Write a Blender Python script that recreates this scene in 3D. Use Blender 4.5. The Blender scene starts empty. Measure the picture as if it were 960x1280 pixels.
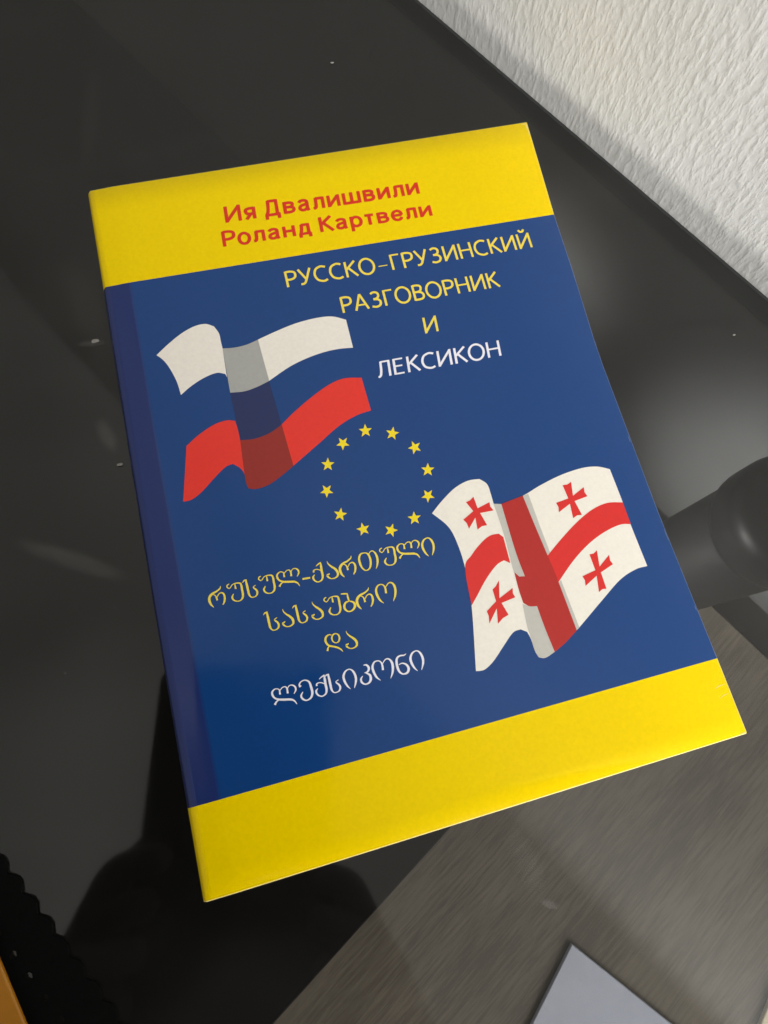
import bpy, bmesh, math, random
from mathutils import Vector, Matrix

random.seed(7)
sc = bpy.context.scene

# ------------------------------------------------------------------ camera
F = 887.0                                   # focal length in pixels of the 960 x 1280 photograph
CAM = Vector((0.03731495, 0.03449298, 0.20248992))
AX = Vector((0.96607883, -0.24599988, 0.07858595))     # image right
AY = Vector((-0.21626777, -0.93697792, -0.27440959))   # image down
AZ = Vector((0.14113803, 0.24810569, -0.95839638))     # view direction
cam_d = bpy.data.cameras.new("camera")
cam = bpy.data.objects.new("camera", cam_d)
sc.collection.objects.link(cam)
cam.matrix_world = Matrix(((AX.x, -AY.x, -AZ.x, CAM.x), (AX.y, -AY.y, -AZ.y, CAM.y),
                           (AX.z, -AY.z, -AZ.z, CAM.z), (0, 0, 0, 1)))
cam_d.sensor_fit = 'VERTICAL'
cam_d.sensor_height = 36.0
cam_d.lens = F / 1280.0 * 36.0
cam_d.clip_start = 0.004
cam_d.clip_end = 60
cam_d.dof.use_dof = True
cam_d.dof.focus_distance = 0.215
cam_d.dof.aperture_fstop = 64.0
sc.camera = cam

# ------------------------------------------------------------------ world: the soft light of a pale room
world = bpy.data.worlds.new("World")
sc.world = world
world.use_nodes = True
nt = world.node_tree
nt.nodes.clear()
w_out = nt.nodes.new('ShaderNodeOutputWorld')
w_bg = nt.nodes.new('ShaderNodeBackground')
w_tc = nt.nodes.new('ShaderNodeTexCoord')
w_no = nt.nodes.new('ShaderNodeTexNoise')
w_no.inputs['Scale'].default_value = 2.2
w_no.inputs['Detail'].default_value = 2.0
w_rp = nt.nodes.new('ShaderNodeValToRGB')
w_rp.color_ramp.elements[0].position = 0.30
w_rp.color_ramp.elements[0].color = (0.31, 0.295, 0.255, 1)
w_rp.color_ramp.elements[1].position = 0.68
w_rp.color_ramp.elements[1].color = (0.77, 0.75, 0.69, 1)
nt.links.new(w_tc.outputs['Generated'], w_no.inputs['Vector'])
nt.links.new(w_no.outputs['Fac'], w_rp.inputs['Fac'])
nt.links.new(w_rp.outputs['Color'], w_bg.inputs['Color'])
nt.links.new(w_bg.outputs['Background'], w_out.inputs['Surface'])
w_bg.inputs['Strength'].default_value = 0.75

# ------------------------------------------------------------------ lamps
def area(name, loc, target, size, power, col=(1, 1, 1)):
    d = bpy.data.lights.new(name, 'AREA')
    d.shape = 'RECTANGLE'
    d.size, d.size_y = size
    d.energy = power
    d.color = col
    o = bpy.data.objects.new(name, d)
    sc.collection.objects.link(o)
    o.location = loc
    o.rotation_euler = (Vector(target) - Vector(loc)).to_track_quat('-Z', 'Y').to_euler()
    return o
area("window_light", (0.42, -1.75, 1.0), (0.14, 0.15, 0), (1.3, 1.2), 74, (1.0, 0.99, 0.97))
def low_spot(loc, target, power, cone):  # unseen spots added under the glass for soft light pools
    sp = bpy.data.lights.new("added_low_light", 'SPOT')
    sp.energy = power
    sp.spot_size = math.radians(cone)
    sp.spot_blend = 1.0
    sp.shadow_soft_size = 0.02
    o = bpy.data.objects.new("added_low_light", sp)
    sc.collection.objects.link(o)
    o.location = loc
    o.rotation_euler = (Vector(target) - Vector(loc)).to_track_quat('-Z', 'Y').to_euler()
low_spot((-0.25, 0.0, -0.045), (0.252, 0.052, -0.085), 62, 23)
low_spot((-0.25, 0.06, -0.045), (0.177, 0.196, -0.062), 26, 9)

sc.view_settings.view_transform = 'Standard'
sc.view_settings.look = 'None'
sc.view_settings.exposure = 0.0
sc.view_settings.gamma = 1.0

# ------------------------------------------------------------------ helpers
ZC = 0.007                                   # height of the book's cover above the glass
def at(x, y, z=0.0):
    """photograph pixel -> the point it shows on the level plane at height z"""
    d = AX * ((x - 480) / F) + AY * ((y - 640) / F) + AZ
    return CAM + d * ((z - CAM.z) / d.z)

def obj(name, bm, mats, parent=None, smooth=False):
    me = bpy.data.meshes.new(name)
    bm.normal_update()
    bm.to_mesh(me)
    bm.free()
    for m in (mats if isinstance(mats, (list, tuple)) else [mats]):
        me.materials.append(m)
    if smooth:
        for p in me.polygons:
            p.use_smooth = True
    o = bpy.data.objects.new(name, me)
    sc.collection.objects.link(o)
    if parent is not None:
        o.parent = parent
    return o

def thing(name, label, cat, loc=(0, 0, 0), group=None):
    o = bpy.data.objects.new(name, None)
    o.empty_display_size = 0.02
    sc.collection.objects.link(o)
    o.location = loc
    return tag(o, label, cat, group)

def tag(o, label, cat, group=None):
    o['label'] = label
    o['category'] = cat
    if group:
        o['group'] = group
    return o

def prism(bm, pts, z0, z1, mi_top=0, mi_side=0, bevel=0.0):
    """closed solid over an outline of (x, y) points"""
    a = sum(p[0] * q[1] - q[0] * p[1] for p, q in zip(pts, pts[1:] + pts[:1]))
    if a < 0:
        pts = pts[::-1]
    n = len(pts)
    if bevel > 0:
        c = [sum(p[0] for p in pts) / n, sum(p[1] for p in pts) / n]
        top_in = []
        for i, p in enumerate(pts):
            e0 = Vector(p) - Vector(pts[i - 1]); e1 = Vector(pts[(i + 1) % n]) - Vector(p)
            n0 = Vector((-e0.y, e0.x)).normalized(); n1 = Vector((-e1.y, e1.x)).normalized()
            m = (n0 + n1).normalized()
            top_in.append(Vector(p) + m * bevel / max(0.35, m.dot(n0)))
        rings = [[(p[0], p[1], z0) for p in pts], [(p[0], p[1], z1 - bevel) for p in pts],
                 [(p.x, p.y, z1) for p in top_in]]
    else:
        rings = [[(p[0], p[1], z0) for p in pts], [(p[0], p[1], z1) for p in pts]]
    vs = [[bm.verts.new(c) for c in r] for r in rings]
    for r0, r1 in zip(vs, vs[1:]):
        for i in range(n):
            f = bm.faces.new((r0[i], r0[(i + 1) % n], r1[(i + 1) % n], r1[i])); f.material_index = mi_side
    f = bm.faces.new(vs[-1]); f.material_index = mi_top
    f = bm.faces.new(vs[0][::-1]); f.material_index = mi_side

def lathe(bm, c, prof, n=48):
    """solid of revolution about the vertical through c: prof is (radius, z) from the bottom up"""
    rings = []
    for r, z in prof:
        rings.append([bm.verts.new((c[0] + r * math.cos(2 * math.pi * i / n), c[1] + r * math.sin(2 * math.pi * i / n), z)) for i in range(n)])
    for a, b in zip(rings, rings[1:]):
        for i in range(n):
            bm.faces.new((a[i], a[(i + 1) % n], b[(i + 1) % n], b[i]))
    bm.faces.new(rings[-1]); bm.faces.new(rings[0][::-1])

# ------------------------------------------------------------------ materials
def mat(name, col, rough=0.5, spec=0.5, noise=0.0, nscale=60.0, bump=0.0, bscale=200.0, metallic=0.0, coat=0.0):
    m = bpy.data.materials.new(name)
    m.use_nodes = True
    t = m.node_tree
    b = t.nodes['Principled BSDF']
    b.inputs['Base Color'].default_value = (*col, 1)
    b.inputs['Roughness'].default_value = rough
    b.inputs['Specular IOR Level'].default_value = spec
    b.inputs['Metallic'].default_value = metallic
    b.inputs['Coat Weight'].default_value = coat
    b.inputs['Coat Roughness'].default_value = 0.08
    tc = t.nodes.new('ShaderNodeTexCoord')
    if noise > 0:
        n = t.nodes.new('ShaderNodeTexNoise'); n.inputs['Scale'].default_value = nscale; n.inputs['Detail'].default_value = 6
        n.inputs['Roughness'].default_value = 0.65
        r = t.nodes.new('ShaderNodeMapRange')
        r.inputs['From Min'].default_value = 0.25; r.inputs['From Max'].default_value = 0.75
        r.inputs['To Min'].default_value = 1 - noise; r.inputs['To Max'].default_value = 1 + noise
        x = t.nodes.new('ShaderNodeMix'); x.data_type = 'RGBA'; x.blend_type = 'MULTIPLY'
        x.inputs['Factor'].default_value = 1
        x.inputs['A'].default_value = (*col, 1)
        t.links.new(tc.outputs['Object'], n.inputs['Vector'])
        t.links.new(n.outputs['Fac'], r.inputs['Value'])
        t.links.new(r.outputs['Result'], x.inputs['B'])
        t.links.new(x.outputs['Result'], b.inputs['Base Color'])
    if bump > 0:
        n2 = t.nodes.new('ShaderNodeTexNoise'); n2.inputs['Scale'].default_value = bscale; n2.inputs['Detail'].default_value = 3
        bp = t.nodes.new('ShaderNodeBump'); bp.inputs['Strength'].default_value = bump; bp.inputs['Distance'].default_value = 0.0004
        t.links.new(tc.outputs['Object'], n2.inputs['Vector'])
        t.links.new(n2.outputs['Fac'], bp.inputs['Height'])
        t.links.new(bp.outputs['Normal'], b.inputs['Normal'])
    return m

def inkmat(name, col, spec=0.5):
    m = mat(name, col, rough=0.13, spec=spec, noise=0.05, nscale=900, bump=0.10, bscale=70)
    t = m.node_tree; b = t.nodes['Principled BSDF']
    tc = t.nodes.new('ShaderNodeTexCoord')
    n = t.nodes.new('ShaderNodeTexNoise'); n.inputs['Scale'].default_value = 45; n.inputs['Detail'].default_value = 7; n.inputs['Distortion'].default_value = 0.4
    r = t.nodes.new('ShaderNodeMapRange'); r.inputs['From Min'].default_value = 0.35; r.inputs['From Max'].default_value = 0.7
    r.inputs['To Min'].default_value = 0.08; r.inputs['To Max'].default_value = 0.19
    t.links.new(tc.outputs['Object'], n.inputs['Vector']); t.links.new(n.outputs['Fac'], r.inputs['Value'])
    t.links.new(r.outputs['Result'], b.inputs['Roughness'])
    return m

M_YEL = inkmat('yellow_ink', (0.84, 0.60, 0.0), 0.12)
M_BLU = inkmat('blue_ink', (0.006, 0.047, 0.188), 0.42)
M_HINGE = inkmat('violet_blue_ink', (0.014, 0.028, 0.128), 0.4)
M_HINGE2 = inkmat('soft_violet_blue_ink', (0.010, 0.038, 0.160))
M_RED = inkmat('red_ink', (0.74, 0.030, 0.018))
M_GRED = inkmat('crimson_ink', (0.66, 0.022, 0.018))
M_DRED = inkmat('dark_red_ink', (0.275, 0.018, 0.012))
M_GDRED = inkmat('deep_crimson_ink', (0.42, 0.018, 0.014))
M_WHT = inkmat('cream_paper_white', (0.80, 0.755, 0.68))
M_GWHT = inkmat('warm_paper_white', (0.82, 0.775, 0.69))
M_GRY = inkmat('grey_ink', (0.36, 0.36, 0.345))
M_LGRY = inkmat('pale_grey_ink', (0.50, 0.485, 0.44))
M_NAVY = inkmat('navy_ink', (0.012, 0.022, 0.095))
M_TYEL = inkmat('pale_yellow_ink', (0.86, 0.66, 0.07))
M_STAR = inkmat('star_yellow_ink', (0.86, 0.66, 0.012))
M_TWHT = inkmat('white_ink', (0.80, 0.79, 0.86))
M_TRED = inkmat('author_red_ink', (0.64, 0.020, 0.004))
M_PAPER = mat('paper_edge', (0.72, 0.66, 0.48), rough=0.8, noise=0.12, nscale=1500)
M_WORN = mat('worn_cover_edge', (0.82, 0.66, 0.22), rough=0.5, noise=0.2, nscale=700)
M_WORNB = mat('worn_blue_edge', (0.10, 0.14, 0.24), rough=0.4, noise=0.5, nscale=400)
M_BLACK = mat('black_board', (0.006, 0.006, 0.006), rough=0.6, spec=0.12, noise=0.2)
M_TRIM_AND_ADDED_PANEL = mat('grey_trim_and_added_panel', (0.036, 0.037, 0.037), rough=0.6, spec=0.2, noise=0.08, nscale=40, bump=0.25, bscale=260)
M_LEG = mat('black_powder_coat', (0.004, 0.004, 0.004), rough=0.45, spec=0.12, noise=0.15, bump=0.1, bscale=1500)
M_MESH = mat('black_mesh_fabric', (0.0025, 0.0025, 0.0025), rough=0.95, spec=0.1, noise=0.3, nscale=1500)
M_ORANGE = mat('orange_card', (0.44, 0.17, 0.003), rough=0.4, noise=0.1)
M_CRUMB = mat('crumb', (0.22, 0.21, 0.19), rough=0.8, noise=0.2, nscale=3000)
M_SHEET = mat('grey_blue_paper', (0.50, 0.545, 0.68), rough=0.7, noise=0.05, nscale=120, bump=0.2, bscale=300)
M_CLOTH = mat('dark_cloth', (0.030, 0.023, 0.018), rough=0.9, noise=0.2)
M_PHONE = mat('phone_black', (0.008, 0.008, 0.008), rough=0.3)
M_SKIN = mat('skin', (0.09, 0.055, 0.042), rough=0.5, noise=0.05)
M_HAIR = mat('dark_hair', (0.010, 0.008, 0.006), rough=0.6, noise=0.3)

# ------------------------------------------------------------------ the wall
A0 = at(525, 0); B0 = at(960, 370)
WD = (B0 - A0).normalized()                  # along the wall, towards image lower right
WN = Vector((-0.86560546, -0.50072666, 0)).normalized()   # out of the wall, towards the viewer
def wallpt(s, out, z):                       # s metres along the wall from A0, 'out' metres off it
    return A0 + WD * s + WN * out + Vector((0, 0, z))

def wall_material():
    m = bpy.data.materials.new('brushed_plaster'); m.use_nodes = True
    t = m.node_tree; b = t.nodes['Principled BSDF']
    b.inputs['Roughness'].default_value = 0.85
    b.inputs['Specular IOR Level'].default_value = 0.25
    tc = t.nodes.new('ShaderNodeTexCoord')
    def noise(scale, sx, sz, detail, rough=0.6):
        mp = t.nodes.new('ShaderNodeMapping'); mp.inputs['Scale'].default_value = (sx, 1, sz)
        n = t.nodes.new('ShaderNodeTexNoise'); n.inputs['Scale'].default_value = scale
        n.inputs['Detail'].default_value = detail; n.inputs['Roughness'].default_value = rough
        t.links.new(tc.outputs['Object'], mp.inputs['Vector']); t.links.new(mp.outputs['Vector'], n.inputs['Vector'])
        return n
    streak = noise(210, 2.2, 0.85, 3, 0.5)
    lump = noise(210, 1.3, 0.8, 4)
    fine = noise(700, 1, 0.6, 3)
    pit = t.nodes.new('ShaderNodeTexVoronoi'); pit.inputs['Scale'].default_value = 160
    t.links.new(tc.outputs['Object'], pit.inputs['Vector'])
    pr = t.nodes.new('ShaderNodeMapRange'); pr.inputs['From Min'].default_value = 0.0; pr.inputs['From Max'].default_value = 0.16
    pr.inputs['To Min'].default_value = -0.5; pr.inputs['To Max'].default_value = 0.0
    t.links.new(pit.outputs['Distance'], pr.inputs['Value'])
    def add(a, b2, k):
        x = t.nodes.new('ShaderNodeMath'); x.operation = 'MULTIPLY_ADD'
        t.links.new(b2, x.inputs[0]); x.inputs[1].default_value = k; t.links.new(a, x.inputs[2]); return x.outputs[0]
    rg = t.nodes.new('ShaderNodeMapRange'); rg.interpolation_type = 'SMOOTHSTEP'
    rg.inputs['From Min'].default_value = 0.38; rg.inputs['From Max'].default_value = 0.80
    t.links.new(streak.outputs['Fac'], rg.inputs['Value'])
    h = add(rg.outputs['Result'], lump.outputs['Fac'], 0.55)
    h = add(h, fine.outputs['Fac'], 0.22)
    h = add(h, pr.outputs['Result'], 0.35)
    bp = t.nodes.new('ShaderNodeBump'); bp.inputs['Strength'].default_value = 0.21; bp.inputs['Distance'].default_value = 0.0011
    t.links.new(h, bp.inputs['Height']); t.links.new(bp.outputs['Normal'], b.inputs['Normal'])
    big = noise(14, 1, 1, 4)
    rp = t.nodes.new('ShaderNodeValToRGB')
    rp.color_ramp.elements[0].position = 0.3; rp.color_ramp.elements[0].color = (0.72, 0.715, 0.69, 1)
    rp.color_ramp.elements[1].position = 0.7; rp.color_ramp.elements[1].color = (0.80, 0.798, 0.775, 1)
    t.links.new(big.outputs['Fac'], rp.inputs['Fac'])
    # contact shade painted grey-beige along the table's edge, uneven along its top
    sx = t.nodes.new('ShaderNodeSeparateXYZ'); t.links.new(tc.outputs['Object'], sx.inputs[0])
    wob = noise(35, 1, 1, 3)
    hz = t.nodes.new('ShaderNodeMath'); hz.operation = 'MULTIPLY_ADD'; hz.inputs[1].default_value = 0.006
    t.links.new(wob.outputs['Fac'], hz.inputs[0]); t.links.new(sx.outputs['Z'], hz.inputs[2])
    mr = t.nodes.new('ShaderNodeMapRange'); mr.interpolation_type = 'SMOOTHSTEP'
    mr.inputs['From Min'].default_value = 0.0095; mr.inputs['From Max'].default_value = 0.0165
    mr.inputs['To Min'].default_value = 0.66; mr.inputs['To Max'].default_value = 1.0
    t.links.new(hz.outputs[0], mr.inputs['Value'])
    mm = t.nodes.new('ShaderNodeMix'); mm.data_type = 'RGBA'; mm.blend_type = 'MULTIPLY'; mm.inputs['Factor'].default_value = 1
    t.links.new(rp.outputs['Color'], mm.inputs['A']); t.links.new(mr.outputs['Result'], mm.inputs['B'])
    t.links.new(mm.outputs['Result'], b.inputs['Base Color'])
    return m
bm = bmesh.new()
s0, s1, z0, z1 = -1.6, 1.8, -0.62, 2.1
vs = [bm.verts.new(c) for c in ((s0, 0, z0), (s1, 0, z0), (s1, 0, z1), (s0, 0, z1), (s0, 0.12, z0), (s1, 0.12, z0), (s1, 0.12, z1), (s0, 0.12, z1))]
for q in ((0, 1, 2, 3), (5, 4, 7, 6), (4, 0, 3, 7), (1, 5, 6, 2), (3, 2, 6, 7), (4, 5, 1, 0)):
    bm.faces.new([vs[i] for i in q])
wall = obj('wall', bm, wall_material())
wall.matrix_world = Matrix(((WD.x, -WN.x, 0, A0.x), (WD.y, -WN.y, 0, A0.y), (0, 0, 1, 0), (0, 0, 0, 1)))
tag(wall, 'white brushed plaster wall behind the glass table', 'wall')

# ------------------------------------------------------------------ floor far below (only seen past the table)
m_floor = mat('floor_boards', (0.16, 0.13, 0.10), rough=0.5, noise=0.3, nscale=9)
bm = bmesh.new()
bm.faces.new([bm.verts.new(c) for c in ((-5, -5, -0.62), (5, -5, -0.62), (5, 5, -0.62), (-5, 5, -0.62))])
fl = obj('floor', bm, m_floor); fl['kind'] = 'structure'

# ------------------------------------------------------------------ glass table with a wooden lower shelf
SHZ = -0.150                                  # top of the lower shelf
table = thing('glass_table', 'dark smoked glass table with wood grain lower shelf and black legs, against the wall', 'table', tuple(wallpt(0.2, 0.3, -0.62)))
def child(o, root):
    o.parent = root
    o.matrix_parent_inverse = Matrix.Translation(-Vector(root.location))
    return o

def glass_material(gloss=0.068, dust=0.022):
    m = bpy.data.materials.new('smoked_glass'); m.use_nodes = True
    t = m.node_tree; t.nodes.clear()
    out = t.nodes.new('ShaderNodeOutputMaterial')
    tr = t.nodes.new('ShaderNodeBsdfTransparent'); tr.inputs['Color'].default_value = (0.80, 0.792, 0.778, 1)
    gl = t.nodes.new('ShaderNodeBsdfGlossy')
    lw = t.nodes.new('ShaderNodeLayerWeight'); lw.inputs['Blend'].default_value = 0.5
    pw = t.nodes.new('ShaderNodeMath'); pw.operation = 'POWER'; pw.inputs[1].default_value = 5
    ma = t.nodes.new('ShaderNodeMath'); ma.operation = 'MULTIPLY_ADD'; ma.inputs[1].default_value = 0.93 if gloss else 0.0; ma.inputs[2].default_value = gloss
    mx = t.nodes.new('ShaderNodeMixShader')
    t.links.new(lw.outputs['Facing'], pw.inputs[0]); t.links.new(pw.outputs[0], ma.inputs[0]); t.links.new(ma.outputs[0], mx.inputs['Fac'])
    t.links.new(tr.outputs[0], mx.inputs[1]); t.links.new(gl.outputs[0], mx.inputs[2])
    # wiped dust on the pane, and pale smears that also paint faint reflections
    tc = t.nodes.new('ShaderNodeTexCoord')
    mp = t.nodes.new('ShaderNodeMapping'); mp.inputs['Rotation'].default_value = (0, 0, 0.5); mp.inputs['Scale'].default_value = (1, 3, 1)
    n1 = t.nodes.new('ShaderNodeTexNoise'); n1.inputs['Scale'].default_value = 7; n1.inputs['Detail'].default_value = 6; n1.inputs['Distortion'].default_value = 0.6
    t.links.new(tc.outputs['Object'], mp.inputs['Vector']); t.links.new(mp.outputs['Vector'], n1.inputs['Vector'])
    r1 = t.nodes.new('ShaderNodeMapRange'); r1.inputs['From Min'].default_value = 0.50; r1.inputs['From Max'].default_value = 0.85
    r1.inputs['To Min'].default_value = 0.0; r1.inputs['To Max'].default_value = dust
    mu = t.nodes.new('ShaderNodeMath'); mu.operation = 'MULTIPLY'
    t.links.new(n1.outputs['Fac'], r1.inputs['Value'])
    t.links.new(r1.outputs['Result'], mu.inputs[0]); mu.inputs[1].default_value = 1.0
    total = mu.outputs[0]
    def combine(sock, k):
        x = t.nodes.new('ShaderNodeMath'); x.operation = 'MULTIPLY_ADD'; x.inputs[1].default_value = k
        t.links.new(sock, x.inputs[0]); t.links.new(total, x.inputs[2]); return x.outputs[0]
    if gloss:
        wv = t.nodes.new('ShaderNodeTexNoise'); wv.inputs['Scale'].default_value = 260; wv.inputs['Detail'].default_value = 4
        t.links.new(tc.outputs['Object'], wv.inputs['Vector'])
        for pa0, pb0, half, k in (((28, 680), (152, 720), 0.0030, 0.075), ((128, 532), (140, 556), 0.0028, 0.085), ((84, 330), (150, 470), 0.006, 0.016),
                                  ((100, 430), (130, 428), 0.0012, 0.10), ((645, 1050), (672, 1105), 0.004, 0.05), ((680, 1128), (694, 1132), 0.0012, 0.16),
                                  ((118, 90), (108, 210), 0.004, 0.014)):
            A_, B_ = at(*pa0), at(*pb0); D_ = B_ - A_; ln = D_.length
            m_ = t.nodes.new('ShaderNodeMapping'); m_.vector_type = 'TEXTURE'
            m_.inputs['Location'].default_value = (A_ + B_) / 2
            m_.inputs['Rotation'].default_value = (0, 0, math.atan2(D_.y, D_.x))
            m_.inputs['Scale'].default_value = (ln / 2 + half, half, 1.0)
            t.links.new(tc.outputs['Object'], m_.inputs['Vector'])
            le = t.nodes.new('ShaderNodeVectorMath'); le.operation = 'LENGTH'; t.links.new(m_.outputs['Vector'], le.inputs[0])
            fa = t.nodes.new('ShaderNodeMapRange'); fa.interpolation_type = 'SMOOTHSTEP'
            fa.inputs['From Min'].default_value = 1.15; fa.inputs['From Max'].default_value = 0.35
            t.links.new(le.outputs['Value'], fa.inputs['Value'])
            pr_ = t.nodes.new('ShaderNodeMath'); pr_.operation = 'MULTIPLY'
            t.links.new(fa.outputs['Result'], pr_.inputs[0]); t.links.new(wv.outputs['Fac'], pr_.inputs[1])
            total = combine(pr_.outputs[0], k)
        vo_ = t.nodes.new('ShaderNodeTexVoronoi'); vo_.inputs['Scale'].default_value = 120
        t.links.new(tc.outputs['Object'], vo_.inputs['Vector'])
        sv = t.nodes.new('ShaderNodeSeparateColor'); t.links.new(vo_.outputs['Color'], sv.inputs[0])
        near = t.nodes.new('ShaderNodeMath'); near.operation = 'LESS_THAN'; near.inputs[1].default_value = 0.034; t.links.new(vo_.outputs['Distance'], near.inputs[0])
        pick = t.nodes.new('ShaderNodeMath'); pick.operation = 'MULTIPLY'; t.links.new(near.outputs[0], pick.inputs[0]); t.links.new(sv.outputs[0], pick.inputs[1])
        total = combine(pick.outputs[0], 0.13)
    df = t.nodes.new('ShaderNodeBsdfDiffuse'); df.inputs['Color'].default_value = (0.6, 0.59, 0.56, 1)
    m2 = t.nodes.new('ShaderNodeMixShader')
    t.links.new(total, m2.inputs['Fac']); t.links.new(mx.outputs[0], m2.inputs[1]); t.links.new(df.outputs[0], m2.inputs[2])
    rr = t.nodes.new('ShaderNodeMapRange'); rr.inputs['To Min'].default_value = 0.01; rr.inputs['To Max'].default_value = 0.09
    t.links.new(n1.outputs['Fac'], rr.inputs['Value']); t.links.new(rr.outputs['Result'], gl.inputs['Roughness'])
    t.links.new(m2.outputs[0], out.inputs['Surface'])
    return m
def quad(sa, sb, oa, ob):
    return [tuple(wallpt(s, o, 0).xy) for s, o in ((sa, oa), (sb, oa), (sb, ob), (sa, ob))]
bm = bmesh.new(); prism(bm, quad(-0.62, 0.60, 0.0015, 0.62), -0.008, 0.0, 0, 1, bevel=0.0004)
child(obj('glass_top', bm, [glass_material(), glass_material(0.0, 0.0)]), table)

def wood_material():
    m = bpy.data.materials.new('grey_brown_wood'); m.use_nodes = True
    t = m.node_tree; b = t.nodes['Principled BSDF']; b.inputs['Roughness'].default_value = 0.55
    tc = t.nodes.new('ShaderNodeTexCoord')
    def nz(sc_, sx, sy, det):
        mp = t.nodes.new('ShaderNodeMapping'); mp.inputs['Scale'].default_value = (sx, sy, 1)
        n = t.nodes.new('ShaderNodeTexNoise'); n.inputs['Scale'].default_value = sc_; n.inputs['Detail'].default_value = det
        n.inputs['Roughness'].default_value = 0.7
        t.links.new(tc.outputs['Object'], mp.inputs['Vector']); t.links.new(mp.outputs['Vector'], n.inputs['Vector']); return n
    g = nz(180, 4.5, 0.26, 8); w = nz(12, 2.0, 0.6, 3)
    ad = t.nodes.new('ShaderNodeMath'); ad.operation = 'MULTIPLY_ADD'; ad.inputs[1].default_value = 0.8
    t.links.new(w.outputs['Fac'], ad.inputs[0]); t.links.new(g.outputs['Fac'], ad.inputs[2])
    rp = t.nodes.new('ShaderNodeValToRGB')
    rp.color_ramp.elements[0].position = 0.76; rp.color_ramp.elements[0].color = (0.075, 0.064, 0.048, 1)
    rp.color_ramp.elements[1].position = 1.02; rp.color_ramp.elements[1].color = (0.140, 0.122, 0.095, 1)
    t.links.new(ad.outputs[0], rp.inputs['Fac']); t.links.new(rp.outputs['Color'], b.inputs['Base Color'])
    bp = t.nodes.new('ShaderNodeBump'); bp.inputs['Strength'].default_value = 0.3; bp.inputs['Distance'].default_value = 0.0004
    t.links.new(g.outputs['Fac'], bp.inputs['Height']); t.links.new(bp.outputs['Normal'], b.inputs['Normal'])
    return m
# the shelf's own frame: x along the wall, y out of it, so the grain runs away from the wall
bm = bmesh.new(); prism(bm, [(-0.60, 0.022), (0.58, 0.022), (0.58, 0.60), (-0.60, 0.60)], -0.018, 0.0, bevel=0.001)
shelf = obj('lower_shelf', bm, wood_material())
shelf.matrix_world = Matrix(((WD.x, WN.x, 0, A0.x), (WD.y, WN.y, 0, A0.y), (0, 0, 1, SHZ), (0, 0, 0, 1)))
bpy.context.view_layer.update()
child(shelf, table)
# added dark panel, standing in for shade on the wall under the glass
bm = bmesh.new(); prism(bm, quad(-0.60, 0.60, 0.0003, 0.0014), SHZ - 0.20, -0.0086)
child(obj('added_dark_panel', bm, M_TRIM_AND_ADDED_PANEL), table)
bm = bmesh.new(); prism(bm, quad(-0.60, 0.60, 0.0002, 0.0014), -0.0085, -0.0005)
child(obj('edge_trim', bm, M_TRIM_AND_ADDED_PANEL), table)
# legs: black tube with a rounded collar under the glass
LEG = Vector((0.2037, 0.0580))
ls = (Vector((LEG.x, LEG.y, 0)) - A0).dot(WD)
lo = (Vector((LEG.x, LEG.y, 0)) - A0).dot(WN)
for s, o in ((ls, lo), (-0.58, lo), (ls, 0.585), (-0.58, 0.585)):
    c = wallpt(s, o, 0)
    bm = bmesh.new()
    lathe(bm, c, [(0.0205, -0.62), (0.0205, -0.034), (0.0198, -0.0325), (0.0205, -0.031), (0.0222, -0.0295), (0.0225, -0.027),
                  (0.0225, -0.016), (0.0215, -0.012), (0.0190, -0.0095), (0.0160, -0.0085)])
    child(obj('leg', bm, M_LEG, smooth=True), table)

# ------------------------------------------------------------------ what lies on the lower shelf
zb = SHZ + 0.003
e1 = at(560, 1038, zb); e0 = at(373, 1277, zb)
ed = (e1 - e0).normalized()
ss = (e1 - A0).dot(WD)
bm = bmesh.new(); prism(bm, quad(-0.55, ss, 0.0225, 0.56), SHZ + 0.0004, zb, bevel=0.0006)
bo = obj('black_board', bm, M_BLACK)
tag(bo, 'black board covering the left part of the wooden shelf under the glass', 'board')

zp = SHZ + 0.0025
pa = at(715, 1180, zp).xy; pb = at(665, 1280, zp).xy; pc = at(840, 1280, zp).xy
ub = (pb - pa).normalized(); uc = (pc - pa).normalized()
bm = bmesh.new()
prism(bm, [tuple(pa), tuple(pa + ub * 0.16), tuple(pa + ub * 0.16 + uc * 0.13), tuple(pa + uc * 0.13)], SHZ + 0.0004, zp, bevel=0.0004)
tag(obj('notepad', bm, M_SHEET), 'pale grey blue notepad, one corner in view below the book', 'notepad')

qa = at(951, 1280, zp).xy; qb = at(960, 1258, zp).xy
u1 = (qb - qa).normalized(); u2 = Vector((u1.y, -u1.x))
bm = bmesh.new()
prism(bm, [tuple(qa - u1 * 0.05), tuple(qa + u1 * 0.05), tuple(qa + u1 * 0.05 + u2 * 0.08), tuple(qa - u1 * 0.05 + u2 * 0.08)], SHZ + 0.0004, zp, bevel=0.0004)
tag(obj('paper_sheet', bm, M_PAPER), 'cream paper sheet just peeping in at the bottom right corner', 'paper')

# ------------------------------------------------------------------ the book
book = thing('phrasebook', 'blue and yellow paperback phrasebook with two printed flags, lying on the glass', 'book', (0.074, 0.105, 0.0))

LEFT = [(112, 238), (131.5, 358), (138.5, 404), (167, 583), (195.8, 759.8), (238, 1010), (258, 1127)]
RIGHT = [(658, 153), (692, 268), (716, 340), (747, 440), (824, 645), (896, 823), (933, 916)]
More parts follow.
